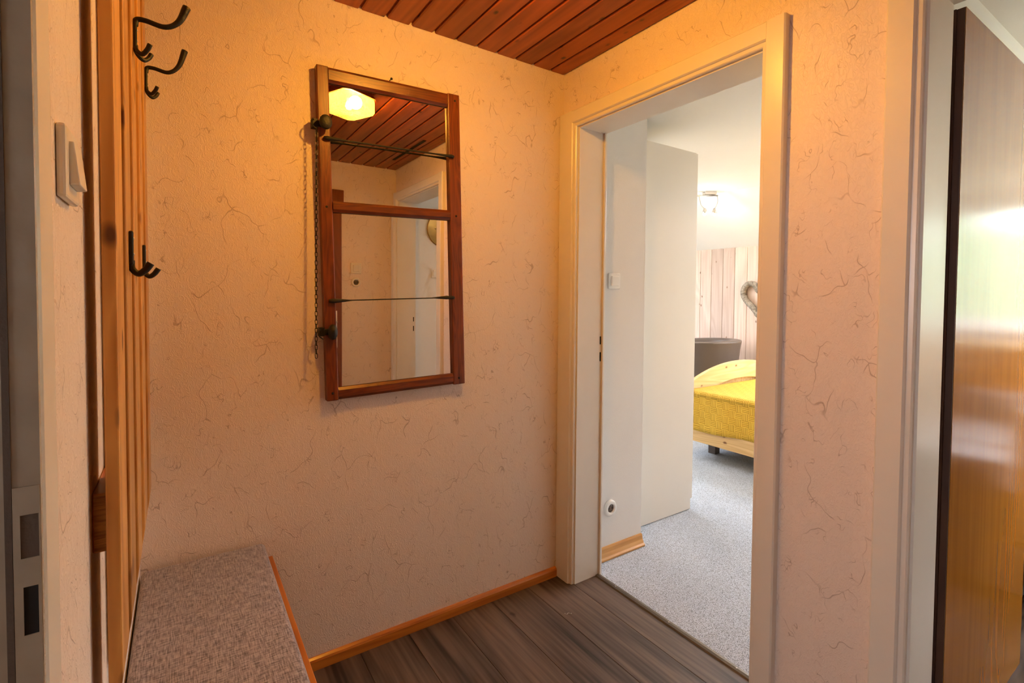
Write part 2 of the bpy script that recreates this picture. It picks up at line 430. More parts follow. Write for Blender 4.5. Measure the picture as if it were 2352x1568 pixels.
wall_back = struct(mesh_obj('wall_back', *box_vf(XL-.14, 0, 0, .12, -.02, H+.1), M['paper']), 'cream wallpapered wall with embossed fibres behind the mirror', 'wall')
wall_right = two_sided('wall_right', [(0, T, D1b, .12, -.02, H+.1), (0, T, D2b, D1a, -.02, H+.1), (0, T, YF-.1, D2a, -.02, H+.1),
                                      (0, T, D1a, D1b, DH, H+.1), (0, T, D2a, D2b, DH, H+.1)],
                       M['paper'], M['white'], lambda n, c: n.x > .5)
struct(wall_right, 'wallpapered wall pierced by the two doorways', 'wall')
wall_left = two_sided('wall_left', [(XL-.14, XL, D0b, 0, -.02, H+.1), (XL-.14, XL, YF-.1, D0a, -.02, H+.1), (XL-.14, XL, D0a, D0b, DH, H+.1)],
                      M['paper'], M['white'], lambda n, c: n.x < -.5)
struct(wall_left, 'wallpapered wall behind the coat rack', 'wall')
wall_front = struct(mesh_obj('wall_front', *box_vf(XL, 0, YF-.1, YF, -.02, H+.1), M['paper']), 'wallpapered wall seen only in the mirror', 'wall')

# floor: sub-floor with single vinyl planks
floor = struct(mesh_obj('floor', *box_vf(XL-.14, .128, YF-.1, .02, -.05, -.006), M['dark']), 'grey brown wood-look plank floor of the hall', 'floor')
PW = .18
k = 0; x1 = .128
edges = [.128]+[-.003-PW*i for i in range(9)]
for i in range(len(edges)-1):
    xa, xb = edges[i+1], edges[i]
    if xa < XL-.14: xa = XL-.14
    if xb-xa < .02: continue
    cuts = sorted([YF, .0] + [YF+random.uniform(.5, 1.7)] if i else [D2b+.0, D2a, D1a, D1b])
    segs = list(zip(cuts[:-1], cuts[1:])) if i else [(D2a, D2b), (D1a, D1b)]
    for ya, yb in segs:
        if yb-ya < .12: continue
        box('plank', xa+.0006, xb-.0006, ya+.0006, yb-.0006, -.006, 0, M['floor'], floor, .0008, 1)

# ceiling: tongue-and-groove boards
ceil = struct(mesh_obj('ceiling', *box_vf(XL, 0, YF, 0, H+.012, H+.1), M['ceil']), 'red brown tongue and groove board ceiling', 'ceiling')
joints = [0, -.080]
while joints[-1] > XL: joints.append(joints[-1]-.0907)
for a, b_ in zip(joints[1:], joints[:-1]):
    a = max(a, XL)
    wd = b_-a-.008; c = (a+b_)/2
    prof = [(-wd/2, .012), (-wd/2, .004), (-wd/2+.004, 0), (wd/2-.004, 0), (wd/2, .004), (wd/2, .012)]
    prism('ceiling_board', prof, 'y', YF+.001, -.001, M['ceil'], ceil, (c, 0, H))
vent = box('vent_slot', -.136, -.118, -1.80, -1.25, H-.004, H+.002, M['dark'], ceil)

# baseboard under the mirror
bb = prism('baseboard_back', [(0, 0), (-.014, 0), (-.014, .030), (-.011, .036), (-.004, .041), (0, .041)], 'x', XL, -.026, M['pine_x'])
struct(bb, 'narrow orange pine skirting along the mirror wall', 'baseboard')
prism('baseboard_left', [(XL, 0), (XL+.014, 0), (XL+.014, .030), (XL+.004, .041), (XL, .041)], 'y', D0b+.05, -.015, M['pine_y'])
struct(bpy.data.objects['baseboard_left'], 'narrow orange pine skirting under the bench', 'baseboard')
prism('baseboard_right', [(0, 0), (-.014, 0), (-.014, .030), (-.004, .041), (0, .041)], 'y', D2b+.072, D1a-.072, M['pine_y'])
struct(bpy.data.objects['baseboard_right'], 'short pine skirting between the two doorways', 'baseboard')

# ------------------------------------------------------------------ door frames
def frame_x(name, ya, yb, wl_, wr_, face, depth, s, mat, label, t=.025):
    """frame in a wall x = const; face = x of the wall surface on the near side, s = side the casing sticks out to, depth = x of the other wall surface"""
    root = empty(name, (face, (ya+yb)/2, 0)); struct(root, label, 'door frame')
    c = (ya+yb)/2; hw = (yb-ya)/2
    def casing(nm, pts, axis, a0, a1): prism(nm, pts, axis, a0, a1, mat, root)
    X = lambda d: s*d
    # profile across the width, from the opening outwards
    def prof(w):
        if t < .02: return [(0, 0), (0, t-.002), (.002, t), (w-.002, t), (w, t-.002), (w, 0)]
        return [(0, 0), (0, .012), (.003, .015), (.012, .017), (.0135, t-.004), (.017, t), (w-.004, t), (w, t-.004), (w, 0)]
    def head_prof(w):
        return prof(w)
    # upright casings: outline in (x, y)
    for nm, sgn, w_ in (('casing', -1, wr_), ('casing', 1, wl_)):
        e = sgn*hw
        pts = [(X(d), e+sgn*u) for u, d in prof(w_)]
        casing(nm, pts, 'z', 0.001, DH+.066)
    pts = [(X(d), DH+u) for u, d in prof(.066)]
    casing('casing', pts, 'y', -hw-.0165, hw+.0165)
    # lining of the reveal
    dx = depth-face
    x0, x1 = sorted((0, dx))
    for sgn in (-1, 1):
        e = sgn*hw
        box('jamb', x0, x1, min(e, e-sgn*.006), max(e, e-sgn*.006), .001, DH, mat, root)
    box('jamb_head', x0, x1, -hw+.006, hw-.006, DH-.006, DH, mat, root)
    # stop rebate at the back edge
    xb = dx
    for sgn in ((-1, 1) if name != 'trim_2' else ()):
        e = sgn*(hw-.006)
        box('door_stop', min(xb, xb+s*.012), max(xb, xb+s*.012), min(e, e-sgn*.010) , max(e, e-sgn*.010), .001, DH-.006, mat, root, .002)
    return root

f1 = frame_x('trim_1', D1a, D1b, .0995, .070, 0, T, -1, M['paint'], 'cream painted frame of the doorway to the bedroom')
f2 = frame_x('trim_2', D2a, D2b, .070, .066, 0, T, -1, M['paint'], 'cream painted frame around the doorway with the brown door')
f0 = frame_x('trim_3', D0a, D0b, .048, .060, XL, XL-.14, 1, M['paint_old'], 'worn glossy painted door frame with two latch holes', t=.014)
for ch in f0.children:
    if ch.name.startswith('casing'):
        ch.data.materials.clear(); ch.data.materials.append(M['paint'])
# latch plate let into the worn frame (the camera sees only its first centimetres)
hw0 = (D0b-D0a)/2; jy = hw0-.006
q0, q1 = jy-.0015, jy
box('frame_lip', -.0030, .0125, jy, jy+.0055, .001, DH, M['paint_old'], f0)
pb = [(-.0028, .0122, q0, q1, .955, 1.000), (-.0028, .0122, q0, q1, 1.0367, 1.0583), (-.0028, .0122, q0, q1, 1.0909, 1.112),
      (-.0028, .0022, q0, q1, 1.000, 1.0367), (.0105, .0122, q0, q1, 1.000, 1.0367),
      (-.0028, .0012, q0, q1, 1.0583, 1.0909), (.0114, .0122, q0, q1, 1.0583, 1.0909)]
sp_ = mesh_obj('strike_plate', *boxes_vf(pb), M['paint_old'], f0)
box('latch_hole', .0022, .0105, jy-.0005, jy, 1.000, 1.0367, M['dark'], sp_)
box('latch_recess', .0012, .0114, jy-.0006, jy, 1.0583, 1.0909, M['leather'], sp_)
box('frame_groove', -.0072, -.0032, jy-.0012, jy, .001, DH-.006, M['leather'], f0)
# latch slots in the two other frames
for fr, hw_, sg in ((f1, (D1b-D1a)/2, 1), (f2, (D2b-D2a)/2, -1)):
    yy = sg*(hw_-.006)
    for z0, z1 in ((.965, 1.005), (1.04, 1.075)):
        box('latch_hole', T-.020, T-.013, min(yy, yy-sg*.001), max(yy, yy-sg*.001), z0, z1, M['dark'], fr)

# threshold strip to the carpet
tr_ = prism('trim_4', [(.118, 0), (.122, .005), (.132, .007), (.142, .006), (.150, 0)], 'y', D1a+.007, D1b-.007, M['strip'])
struct(tr_, 'dark bronze threshold strip between planks and carpet', 'threshold')
for yy in (-.78, -.5, -.22): lathe('screw', [(.0005, .0078), (.0025, .0076), (.003, .0065)], M['steel'], tr_, (.132, yy, 0), 8)

# brown door leaf standing open in the second doorway
dr = empty('door_1', (.195, -1.281, 0)); struct(dr, 'glossy walnut brown door leaf standing open in the second doorway', 'door')
box('leaf', 0.004, .77, -.0205, .018, .010, 1.972, M['veneer'], dr)
box('edge_strip', 0, .006, -.0195, -.004, .010, 1.971, M['veneer_edge'], dr, .001)
box('edge_rebate', -.004, .002, -.004, .017, .010, 1.971, M['veneer_edge'], dr, .001)
for z in (.25, 1.72): lathe('hinge', [(.0075, 0), (.0075, .075)], M['steel'], dr, (-.012, .012, z), 12)

# reddish door in the wall opposite the mirror
d2 = empty('door_2', (-.87, YF, 0)); struct(d2, 'reddish brown door with long white latch plate, seen in the mirror', 'door')
box('leaf', -.44, .46, 0, .035, .005, 2.01, M['reddoor'], d2, .003)
hp = box('latch_plate', .395, .425, .035, .038, .86, 1.13, M['switch_white'], d2, .001)
tube('lever', [(0, .003, .19), (0, .04, .19), (-.03, .045, .19), (-.11, .045, .19)], .008, M['steel'], hp)

# ------------------------------------------------------------------ bedroom shell
BX, BY0, BY1, BH = 3.50, -1.08, 2.70, 2.25
SX = 2.93; SZ = 1.775
fb = struct(mesh_obj('floor_bedroom', *box_vf(.140, BX, BY0, BY1, -.05, -.002), M['carpet']), 'grey flecked bedroom carpet', 'carpet')
wb = struct(mesh_obj('wall_bedroom_stub', *box_vf(T, .518, -.015, .10, -.02, BH), M['white']), 'short white wall with switch and socket inside the bedroom', 'wall')
struct(mesh_obj('wall_bedroom_recess', *box_vf(.50, .52, .10, BY1, -.02, BH), M['white']), 'white bedroom wall behind the wardrobe', 'wall')
# window wall at the far end
WX0, WX1, WZ0, WZ1 = 1.20, 2.62, .75, 2.12
struct(mesh_obj('wall_bedroom_left', *boxes_vf([(.5, WX0, BY1, BY1+.2, -.02, BH), (WX1, BX+.1, BY1, BY1+.2, -.02, BH), (WX0, WX1, BY1, BY1+.2, -.02, WZ0), (WX0, WX1, BY1, BY1+.2, WZ1, BH)]), M['white']), 'bedroom wall with a window beyond the wardrobe', 'wall')
struct(mesh_obj('wall_bedroom_right', *box_vf(T, BX+.1, BY0-.06, BY0, -.02, BH), M['white']), 'white wall behind the head of the bed', 'wall')
cb = struct(mesh_obj('ceiling_bedroom', *box_vf(T, SX, BY0, BY1, BH, BH+.1), M['white']), 'white flat part of the bedroom ceiling', 'ceiling')
# sloping part with an opening for an unseen roof window added to light the bed
KY0, KY1 = -1.02, .60
slope = (BX-SX); drop = (BH-SZ)
def spt(t, y, off=0):
    n = Vector((drop, 0, slope)).normalized()
    return Vector((SX+slope*t, y, BH-drop*t))+n*off
def slab(ta, tb, ya, yb):
    V = [spt(ta, ya), spt(tb, ya), spt(tb, yb), spt(ta, yb), spt(ta, ya, .16), spt(tb, ya, .16), spt(tb, yb, .16), spt(ta, yb, .16)]
    return V
Vs, Fs = [], []
for a in ((-.02, 1.15, BY0, KY0), (-.02, 1.15, KY1, BY1), (-.02, .06, KY0, KY1), (.94, 1.15, KY0, KY1)):
    n = len(Vs); Vs += slab(*a); Fs += [tuple(i+n for i in q) for q in box_vf(0, 1, 0, 1, 0, 1)[1]]
struct(mesh_obj('ceiling_bedroom_slope', Vs, Fs, M['white']), 'white sloping bedroom ceiling under the roof', 'ceiling')
ang = math.atan2(drop, slope); L_ = math.hypot(slope, drop)
cen = spt(.5, (KY0+KY1)/2, .08)
wn1 = empty('added_window_1', cen, (0, ang, 0)); struct(wn1, 'unseen roof window added to light the bedroom, in the sloping ceiling', 'window')
lw, lh = L_*.88/2, (KY1-KY0)/2
for a in ((-lw, -lw+.035, -lh, lh), (lw-.035, lw, -lh, lh), (-lw+.035, lw-.035, -lh, -lh+.04), (-lw+.035, lw-.035, lh-.04, lh)):
    box('window_frame', *a, -.03, .03, M['bedpine_x'], wn1)
box('pane', -lw+.035, lw-.035, -lh+.04, lh-.04, -.004, .004, M['glass'], wn1)
portal(spt(.5, (KY0+KY1)/2, .17), (0, ang, 0), L_*.88, KY1-KY0)
def window_y(name, x0, x1, z0, z1, y, label):
    r = empty(name, ((x0+x1)/2, y, z0)); struct(r, label, 'window'); hw, h = (x1-x0)/2, z1-z0
    for a in ((-hw, -hw+.06, 0, h), (hw-.06, hw, 0, h), (-.04, .04, .06, h-.06), (-hw+.06, hw-.06, 0, .06), (-hw+.06, hw-.06, h-.06, h)):
        box('window_frame', a[0], a[1], -.03, .03, a[2], a[3], M['switch_white'], r, .003)
    for a in ((-hw+.06, -.04), (.04, hw-.06)): box('pane', a[0], a[1], -.003, .003, .06, h-.06, M['glass'], r)
    return r
window_y('window_2', WX0, WX1, WZ0, WZ1, BY1+.10, 'white two-sash bedroom window behind the wardrobe')
portal(((WX0+WX1)/2, BY1+.16, (WZ0+WZ1)/2), (R(-90), 0, 0), WX1-WX0, WZ1-WZ0)

# knotty panel wall: single boards, with an unseen window added for more daylight
EY0, EY1, EZ0, EZ1 = -.96, .55, .68, 1.70
ww = struct(mesh_obj('wall_bedroom_far', *boxes_vf([(BX+.014, BX+.16, BY0, EY0, -.02, SZ+.05), (BX+.014, BX+.16, EY1, BY1, -.02, SZ+.05), (BX+.014, BX+.16, EY0, EY1, -.02, EZ0), (BX+.014, BX+.16, EY0, EY1, EZ1, SZ+.05)]), M['lightpine']), 'pale knotty pine panelling behind the armchair', 'wall')
y = EY1
def panel(ya, yb, z0, z1):
    wd = (yb-ya)-.0016; c = (ya+yb)/2
    prof = [(.0135, -wd/2), (.006, -wd/2), (.001, -wd/2+.0022), (0, -wd/2+.004), (0, wd/2-.004), (.001, wd/2-.0022), (.006, wd/2), (.0135, wd/2)]
    prism('panel_board', prof, 'z', z0, z1, M['lightpine'], ww, (BX, c, 0))
y = EY1
while y < BY1-.02:
    y2 = min(y+.1395, BY1); panel(y, y2, 0, SZ+.03); y = y2
y = EY0
while y < EY1-.02:
    y2 = min(y+.142, EY1); panel(y, y2, 0, EZ0); panel(y, y2, EZ1, SZ+.03); y = y2
panel(BY0+.001, EY0, 0, SZ+.03)
wn6 = empty('added_window_6', (BX+.09, (EY0+EY1)/2, EZ0)); struct(wn6, 'unseen low window added to light the bedroom, in the panelled wall beside the bed', 'window')
he, ze = (EY1-EY0)/2, EZ1-EZ0
for a in ((-he, -he+.06, 0, ze), (he-.06, he, 0, ze), (-.04, .04, .06, ze-.06), (-he+.06, he-.06, 0, .06), (-he+.06, he-.06, ze-.06, ze)):
    box('window_frame', -.03, .03, a[0], a[1], a[2], a[3], M['switch_white'], wn6, .003)
for a in ((-he+.06, -.04), (.04, he-.06)): box('pane', -.003, .003, a[0], a[1], .06, ze-.06, M['glass'], wn6)
portal((BX+.15, (EY0+EY1)/2, (EZ0+EZ1)/2), (0, R(90), 0), ze, EY1-EY0)
bsk = [(0, 0), (-.028, 0), (-.028, .008), (-.020, .014), (-.012, .030), (-.009, .048), (-.006, .055), (0, .055)]
o = prism('baseboard_bedroom', [(a-.015, b_) for a, b_ in bsk], 'x', T+.012, .518, M['beech'])
struct(o, 'light varnished wooden skirting on the short bedroom wall', 'baseboard')

# ------------------------------------------------------------------ third room behind the brown door
RX, RY0, RY1, RH = 4.6, -3.5, -1.20, 2.20
fk = struct(mesh_obj('floor_kitchen', *box_vf(.128, RX, RY0, RY1, -.05, -.006), M['dark']), 'grey wood-look planks in the room behind the brown door', 'floor')
yy = RY1
while yy > RY0+.01:
    y0 = max(yy-.18, RY0); off = random.uniform(.6, 1.2); xs = [.129]
    while xs[-1] < RX: xs.append(min(RX, xs[-1]+off)); off = 1.22
    for a, b_ in zip(xs[:-1], xs[1:]):
        if b_-a > .05: box('plank', a+.0006, b_-.0006, y0+.0006, yy-.0006, -.006, 0, M['floor_x'], fk, .0008, 1)
    yy = y0
struct(mesh_obj('ceiling_kitchen', *box_vf(T, RX, RY0, RY1, RH, RH+.05), M['white']), 'white ceiling of the room behind the brown door', 'ceiling')
struct(mesh_obj('wall_kitchen_left', *box_vf(T, RX, RY1, RY1+.06, -.02, RH+.05), M['white']), 'white wall behind the open brown door', 'wall')
PX0, PX1, PZ0, PZ1 = 1.20, 4.40, .08, 2.12
struct(mesh_obj('wall_kitchen_right', *boxes_vf([(T, PX0, RY0-.2, RY0, -.02, RH+.05), (PX1, RX+.2, RY0-.2, RY0, -.02, RH+.05), (PX0, PX1, RY0-.2, RY0, -.02, PZ0), (PX0, PX1, RY0-.2, RY0, PZ1, RH+.05)]), M['white']), 'white side wall of the room behind the brown door', 'wall')
struct(mesh_obj('wall_kitchen_stub', *box_vf(T, 1.15, -2.27, -2.15, -.02, RH), M['white']), 'white wall with a round brass plaque, seen in the mirror', 'wall')
window_y('added_window_5', PX0, PX1, PZ0, PZ1, RY0-.10, 'unseen wide patio glazing added to light the room behind the brown door')  # patio glazing nobody sees, added for strong daylight in this room
portal(((PX0+PX1)/2, RY0-.16, (PZ0+PZ1)/2), (R(90), 0, 0), PX1-PX0, PZ1-PZ0)
KW0, KW1, KZ0, KZ1 = -3.30, -1.35, 1.00, 2.08
struct(mesh_obj('wall_kitchen_far', *boxes_vf([(RX, RX+.2, RY0-.1, KW0, -.02, RH+.05), (RX, RX+.2, KW1, RY1, -.02, RH+.05), (RX, RX+.2, KW0, KW1, -.02, KZ0), (RX, RX+.2, KW0, KW1, KZ1, RH+.05)]), M['white']), 'white window wall mirrored in the brown door', 'wall')
wk = empty('window_3', (RX+.10, (KW0+KW1)/2, KZ0), (0, 0, R(90))); struct(wk, 'wide window mirrored in the brown door', 'window')
hwk = (KW1-KW0)/2; hk = KZ1-KZ0
for a in ((-hwk, -hwk+.06, 0, hk), (hwk-.06, hwk, 0, hk), (-.04, .04, .06, hk-.06), (-hwk+.06, hwk-.06, 0, .06), (-hwk+.06, hwk-.06, hk-.06, hk)):
    box('window_frame', a[0], a[1], -.03, .03, a[2], a[3], M['switch_white'], wk, .003)
for a in ((-hwk+.06, -.04), (.04, hwk-.06)): box('pane', a[0], a[1], -.003, .003, .06, hk-.06, M['glass'], wk)
box('window_sill', -hwk-.05, hwk+.05, .07, .28, -.035, 0, M['switch_white'], wk, .004)
portal((RX+.16, (KW0+KW1)/2, (KZ0+KZ1)/2), (0, R(90), 0), hk, KW1-KW0)

# ------------------------------------------------------------------ room behind the camera
QX, QY0, QY1 = -4.2, -3.6, -.3
struct(mesh_obj('floor_back_room', *box_vf(QX, XL-.14, QY0, QY1, -.05, 0), M['beech']), 'wooden floor of the room behind the camera', 'floor')
struct(mesh_obj('ceiling_back_room', *box_vf(QX, XL-.14, QY0, QY1, 2.35, 2.4), M['white']), 'white ceiling of the room behind the camera', 'ceiling')
struct(mesh_obj('wall_back_room_north', *box_vf(QX, XL-.14, QY1, QY1+.1, -.02, 2.4), M['white']), 'white wall of the room behind the camera', 'wall')
struct(mesh_obj('wall_back_room_south', *box_vf(QX, XL-.14, QY0-.1, QY0, -.02, 2.4), M['white']), 'white wall of the room behind the camera, opposite side', 'wall')
struct(mesh_obj('wall_back_room_partition', *boxes_vf([(XL-.15, XL-.139, QY0, YF-.1, -.02, 2.4), (XL-.15, XL-.139, YF-.1, QY1, H+.1, 2.4)]), M['white']), 'white partition beside the worn door frame', 'wall')
VW0, VW1, VZ0, VZ1 = -2.60, -1.50, 1.10, 1.95  # unseen window, added and sized for fill daylight in the hall
struct(mesh_obj('wall_back_room_far', *boxes_vf([(QX-.2, QX, QY0, VW0, -.02, 2.4), (QX-.2, QX, VW1, QY1, -.02, 2.4), (QX-.2, QX, VW0, VW1, -.02, VZ0), (QX-.2, QX, VW0, VW1, VZ1, 2.4)]), M['white']), 'white window wall behind the camera', 'wall')
portal((QX-.16, (VW0+VW1)/2, (VZ0+VZ1)/2), (0, R(-90), 0), VZ1-VZ0, VW1-VW0)
w4 = empty('added_window_4', (QX-.10, (VW0+VW1)/2, VZ0)); struct(w4, 'unseen window added for fill daylight, in the room behind the camera', 'window')
hv = (VW1-VW0)/2; hz_ = VZ1-VZ0
for a in ((-hv, -hv+.06, 0, hz_), (hv-.06, hv, 0, hz_), (-.04, .04, .06, hz_-.06), (-hv+.06, hv-.06, 0, .06), (-hv+.06, hv-.06, hz_-.06, hz_)):
    box('window_frame', -.03, .03, a[0], a[1], a[2], a[3], M['switch_white'], w4, .003)
for a in ((-hv+.06, -.04), (.04, hv-.06)): box('pane', -.003, .003, a[0], a[1], .06, hz_-.06, M['glass'], w4)

# meadow and hill outside
g = mesh_obj('meadow', [(-60, -80, -3.2), (90, -80, -3.2), (90, 80, -3.2), (-60, 80, -3.2)], [(0, 1, 2, 3)], M['green']); struct(g, 'green meadow outside the windows', 'ground')
V, F = [], []
nx_, ny_ = 14, 40
for i in range(nx_):
    for j in range(ny_):
        a = i/(nx_-1); yy = -110+220*j/(ny_-1)
        V.append((55+60*a, yy, -3.3+a*(19+2.5*math.sin(yy*.11)+1.5*math.sin(yy*.31+a*3))))
for i in range(nx_-1):
    for j in range(ny_-1): F.append((i*ny_+j, (i+1)*ny_+j, (i+1)*ny_+j+1, i*ny_+j+1))
struct(mesh_obj('hill', V, F, M['hill'], smooth=True), 'wooded hill beyond the meadow', 'hill')

# ------------------------------------------------------------------ wall mirror made from an old window sash
ma = R(1.6); MC = (-.775, 0, 1.4515)
mr_ = empty('wall_mirror', (MC[0], -.004, MC[2]), (0, -ma, 0))
tag(mr_, 'old mahogany-stained window sash turned into a two-pane wall mirror', 'mirror')
FT = .030
def fx(name, x0, x1, z0, z1, mat, y0=-FT, y1=0, bev=.003):
    cx, cz = (x0+x1)/2, (z0+z1)/2
    v, f = box_vf(x0-cx, x1-cx, y0, y1, z0-cz, z1-cz)
    return mesh_obj(name, v, f, mat, mr_, (cx, 0, cz), bev, 2)
W2, H2 = .2565, .5435
fx('stile', -W2, -.219, -H2, H2, M['frame_z']); fx('stile', .207, W2-.001, -H2-.001, H2+.001, M['frame_z'])
def rail(z0, z1, name='rail', y0=-FT+.001):
    c = (z0+z1)/2; h = (z1-z0)/2
    prof = [(0, -h), (y0+.006, -h), (y0, -h+.009), (y0, h-.009), (y0+.006, h), (0, h)]
    return prism(name, prof, 'x', -.2189+.0003, .2069-.0003, M['frame_x'], mr_, (0, 0, c))
rail(.494, .543); rail(-.542, -.502); rail(.077, .113, 'cross_bar', -FT-.004)
for z0, z1, rz in ((.1135, .4935, 0.0), (-.5015, .0765, R(.22))):
    p = fx('mirror_pane', -.2185, .2065, z0+.0005, z1-.0005, M['mirror'], -.016, -.012, 0)
    p.rotation_euler = (0, 0, rz)
for x, z in ((.236, .520), (-.238, .093), (.232, .093), (-.238, -.518), (.230, -.520)):
    lathe('peg', [(.0005, -.0018), (.0035, -.0015), (.0042, 0)], M['dark'], mr_, (x, -FT, z), 10, 'y')
# black cords stretched across the panes
def cord(xa, xb, z, ra, rb):
    y_ = -FT-.005
    pts = [(xa, y_, z), (xa+.010, y_-.001, z), (xa+.03, y_, z), (xa+.075, y_, z), (xb-.075, y_, z), (xb-.03, y_, z), (xb-.010, y_-.001, z), (xb, y_, z)]
    tube('cord', pts, [ra*.7, ra, ra*.85, rb, rb, ra*.7, ra*.9, ra*.6], M['strap'], mr_, 8)
cord(-.241, .224, .312, .0072, .0030); cord(-.241, .214, -.213, .0078, .0017)
# window knobs with brackets and a chain on the left stile
def knob(x, z, side):
    if not side:
        kb = lathe('knob', [(.0005, -.036), (.017, -.037), (.0205, -.033), (.0205, -.027), (.012, -.023), (.006, -.020), (.006, 0)], M['iron'], mr_, (x, -FT, z), 20, 'y')
        kb.scale = (.95, 1, 1.12)
    else:
        kb = lathe('knob', [(.0005, -.040), (.010, -.037), (.0175, -.026), (.0175, -.020), (.008, -.014), (.006, 0)], M['iron'], mr_, (x, -FT, z), 20, 'y')
        kb.scale = (.85, 1, 1.45)
    mesh_obj('bracket', *boxes_vf([(-W2-.018, -W2-.002, -.034, -.004, z-.013, z+.015), (-W2-.004, x, -FT-.003, -FT-.0005, z-.010, z+.010)]), M['iron'], mr_, bevel=.0012)
    tube('hook', bez([(-W2-.008, -.026, z+.012), (-W2-.020, -.040, z+.006), (-W2-.022, -.046, z-.010), (-W2-.010, -.048, z-.022)], 5), .0022, M['iron'], mr_, 6)
knob(-.240, .355, False); knob(-.237, -.314, True)
# chain: single links, alternately turned
lk_len, lk_w = .0165, .0080
def link_mesh(name):
    pts = []
    for k in range(10):
        a = 2*math.pi*k/10
        pts.append((lk_w*.5*math.cos(a), 0, (lk_len*.5-lk_w*.5)*(1 if math.sin(a) >= 0 else -1)+lk_w*.5*math.sin(a)))
    return tube_vf(pts, .0013, 3, closed=True)
v, f = link_mesh('link')
lme = bpy.data.meshes.new('chain_link'); lme.from_pydata([tuple(q) for q in v], [], f); lme.materials.append(M['iron'])
chain = tube('chain', [(-.2665, -.049, .338), (-.268, -.049, .330)], .0012, M['iron'], mr_, 5)
zc = .328; i = 0
while zc > -.398:
    o = bpy.data.objects.new('chain_link', lme); link(o, chain)
    t = (.328-zc)/.726
    o.location = (-.2655-.0240*t, -.046+.004*math.sin(t*3), zc); o.rotation_euler = (0, 0, R(10 if i % 2 else 95))
    zc -= lk_len-.0030; i += 1
# the nail it hangs on
nl = lathe('nail', [(.0005, -.022), (.0042, -.0215), (.0045, -.0195), (.0016, -.019), (.0016, 0)], M['iron'], None, (-.793, 0, 2.006), 10, 'y')
tag(nl, 'small dark nail in the wallpaper just above the mirror', 'nail')

# ------------------------------------------------------------------ coat rack
XS = -1.4838; ST = .0155
rk = empty('coat_rack', (XL, -.49, .67)); tag(rk, 'coat rack of upright orange pine slats with black iron hooks', 'coat rack')
for z0, z1 in ((.905, .985), (1.93, 2.01)):
    o = box('batten', .0005, XS-ST-XL-.0002, -.865+.49, -.03+.49, z0-.67, z1-.67, [M['pine_y'], M['endgrain']], rk, .0015, 1)
    for p in o.data.polygons: p.material_index = 1 if abs(p.normal.y) > .9 else 0
slats = [-.888, -.738, -.572, -.380, -.192]
sl_objs = []
z0, z1 = 0, 1.46
cs = 0.055
for yy in slats:
    wd = .098; xb, xf = XS-ST-XL, XS-XL
    prof = [(xb, z0), (xb+.005, z0), (xf-.0015, z0+cs), (xf, z0+cs+.012), (xf, z1-cs), (xb+.005, z1), (xb, z1)]
    o = prism('slat', [(p-xb, q) for p, q in prof], 'y', 0, wd, M['pine'], rk, (xb, yy+.49, 0)); sl_objs.append(o)
    md = o.modifiers.new('bevel', 'BEVEL'); md.width = .002; md.segments = 2; md.limit_method = 'ANGLE'

def hat_hook(sl, zt, long_=True, dy=.049, rise=.050):
    """plate against the slat face, a long upper arm and two short lower prongs"""
    x0 = ST
    h = empty('hook', (x0, dy, zt-.67)); h.parent = sl
    if long_:
        box('hook_plate', .0002, .006, -.006, .006, -.053, -.004, M['iron'], h, .002)
        pts = bez([(.003, 0, -.010), (.006, 0, .002), (.020, 0, .004), (.050, 0, .001), (.072, 0, rise*.34), (.086, 0, rise)], 7)
        rad = [.0052]*len(pts); n = len(pts)
        for k in range(n): rad[k] = .0050 if k < n*.7 else .0050+.0026*(k-n*.7)/(n*.3)
        tube('hook_arm', pts, rad, M['iron'], h, 8)
        for s in (-1, 1):
            pts = bez([(.003, 0, -.046), (.005, s*.006, -.058), (.014, s*.014, -.066), (.022, s*.021, -.059), (.027, s*.024, -.048)], 6)
            tube('hook_prong', pts, .0042, M['iron'], h, 8)
    else:
        box('hook_plate', .0002, .006, -.007, .007, -.055, .0, M['iron'], h, .002)
        pts = bez([(.003, 0, -.048), (.004, 0, -.062), (.012, 0, -.070), (.021, 0, -.064), (.029, 0, -.052)], 7)
        tube('hook_prong', pts, [.0045+.0012*k/len(pts) for k in range(len(pts))], M['iron'], h, 8)
    for z in ((-.018, -.038) if long_ else (-.012, -.038)):
        lathe('screw', [(.0003, .0015), (.002, .001), (.0026, 0)], M['steel'], h, (.006, 0, z), 8, 'x')
hat_hook(sl_objs[2], 1.772); hat_hook(sl_objs[4], 1.822, rise=.066); hat_hook(sl_objs[0], 1.79)
hat_hook(sl_objs[1], 1.357, False); hat_hook(sl_objs[3], 1.362, False)

# ------------------------------------------------------------------ bench and cushion
bn = empty('bench', (-1.345, -.52, 0)); tag(bn, 'low orange pine bench under the coat rack', 'bench')
box('seat_board', -.168, .165, -.50, .505, .405, .428, M['pine_y'], bn, .002)
for y_ in (-.47, .45): box('leg_panel', -.150, .120, y_-.012, y_+.012, 0.001, .405, M['pine'], bn, .002)
box('stretcher', -.012, .012, -.458, .438, .26, .34, M['pine_y'], bn, .002)
cv, cf = box_vf(-.168, .142, -.485, .502, 0, .052)
cu = mesh_obj('bench_cushion', cv, cf, M['cushion'], None, (-1.345, -.52, .4285), .014, 4, True)
tag(cu, 'grey mauve woven seat cushion lying on the bench', 'cushion')

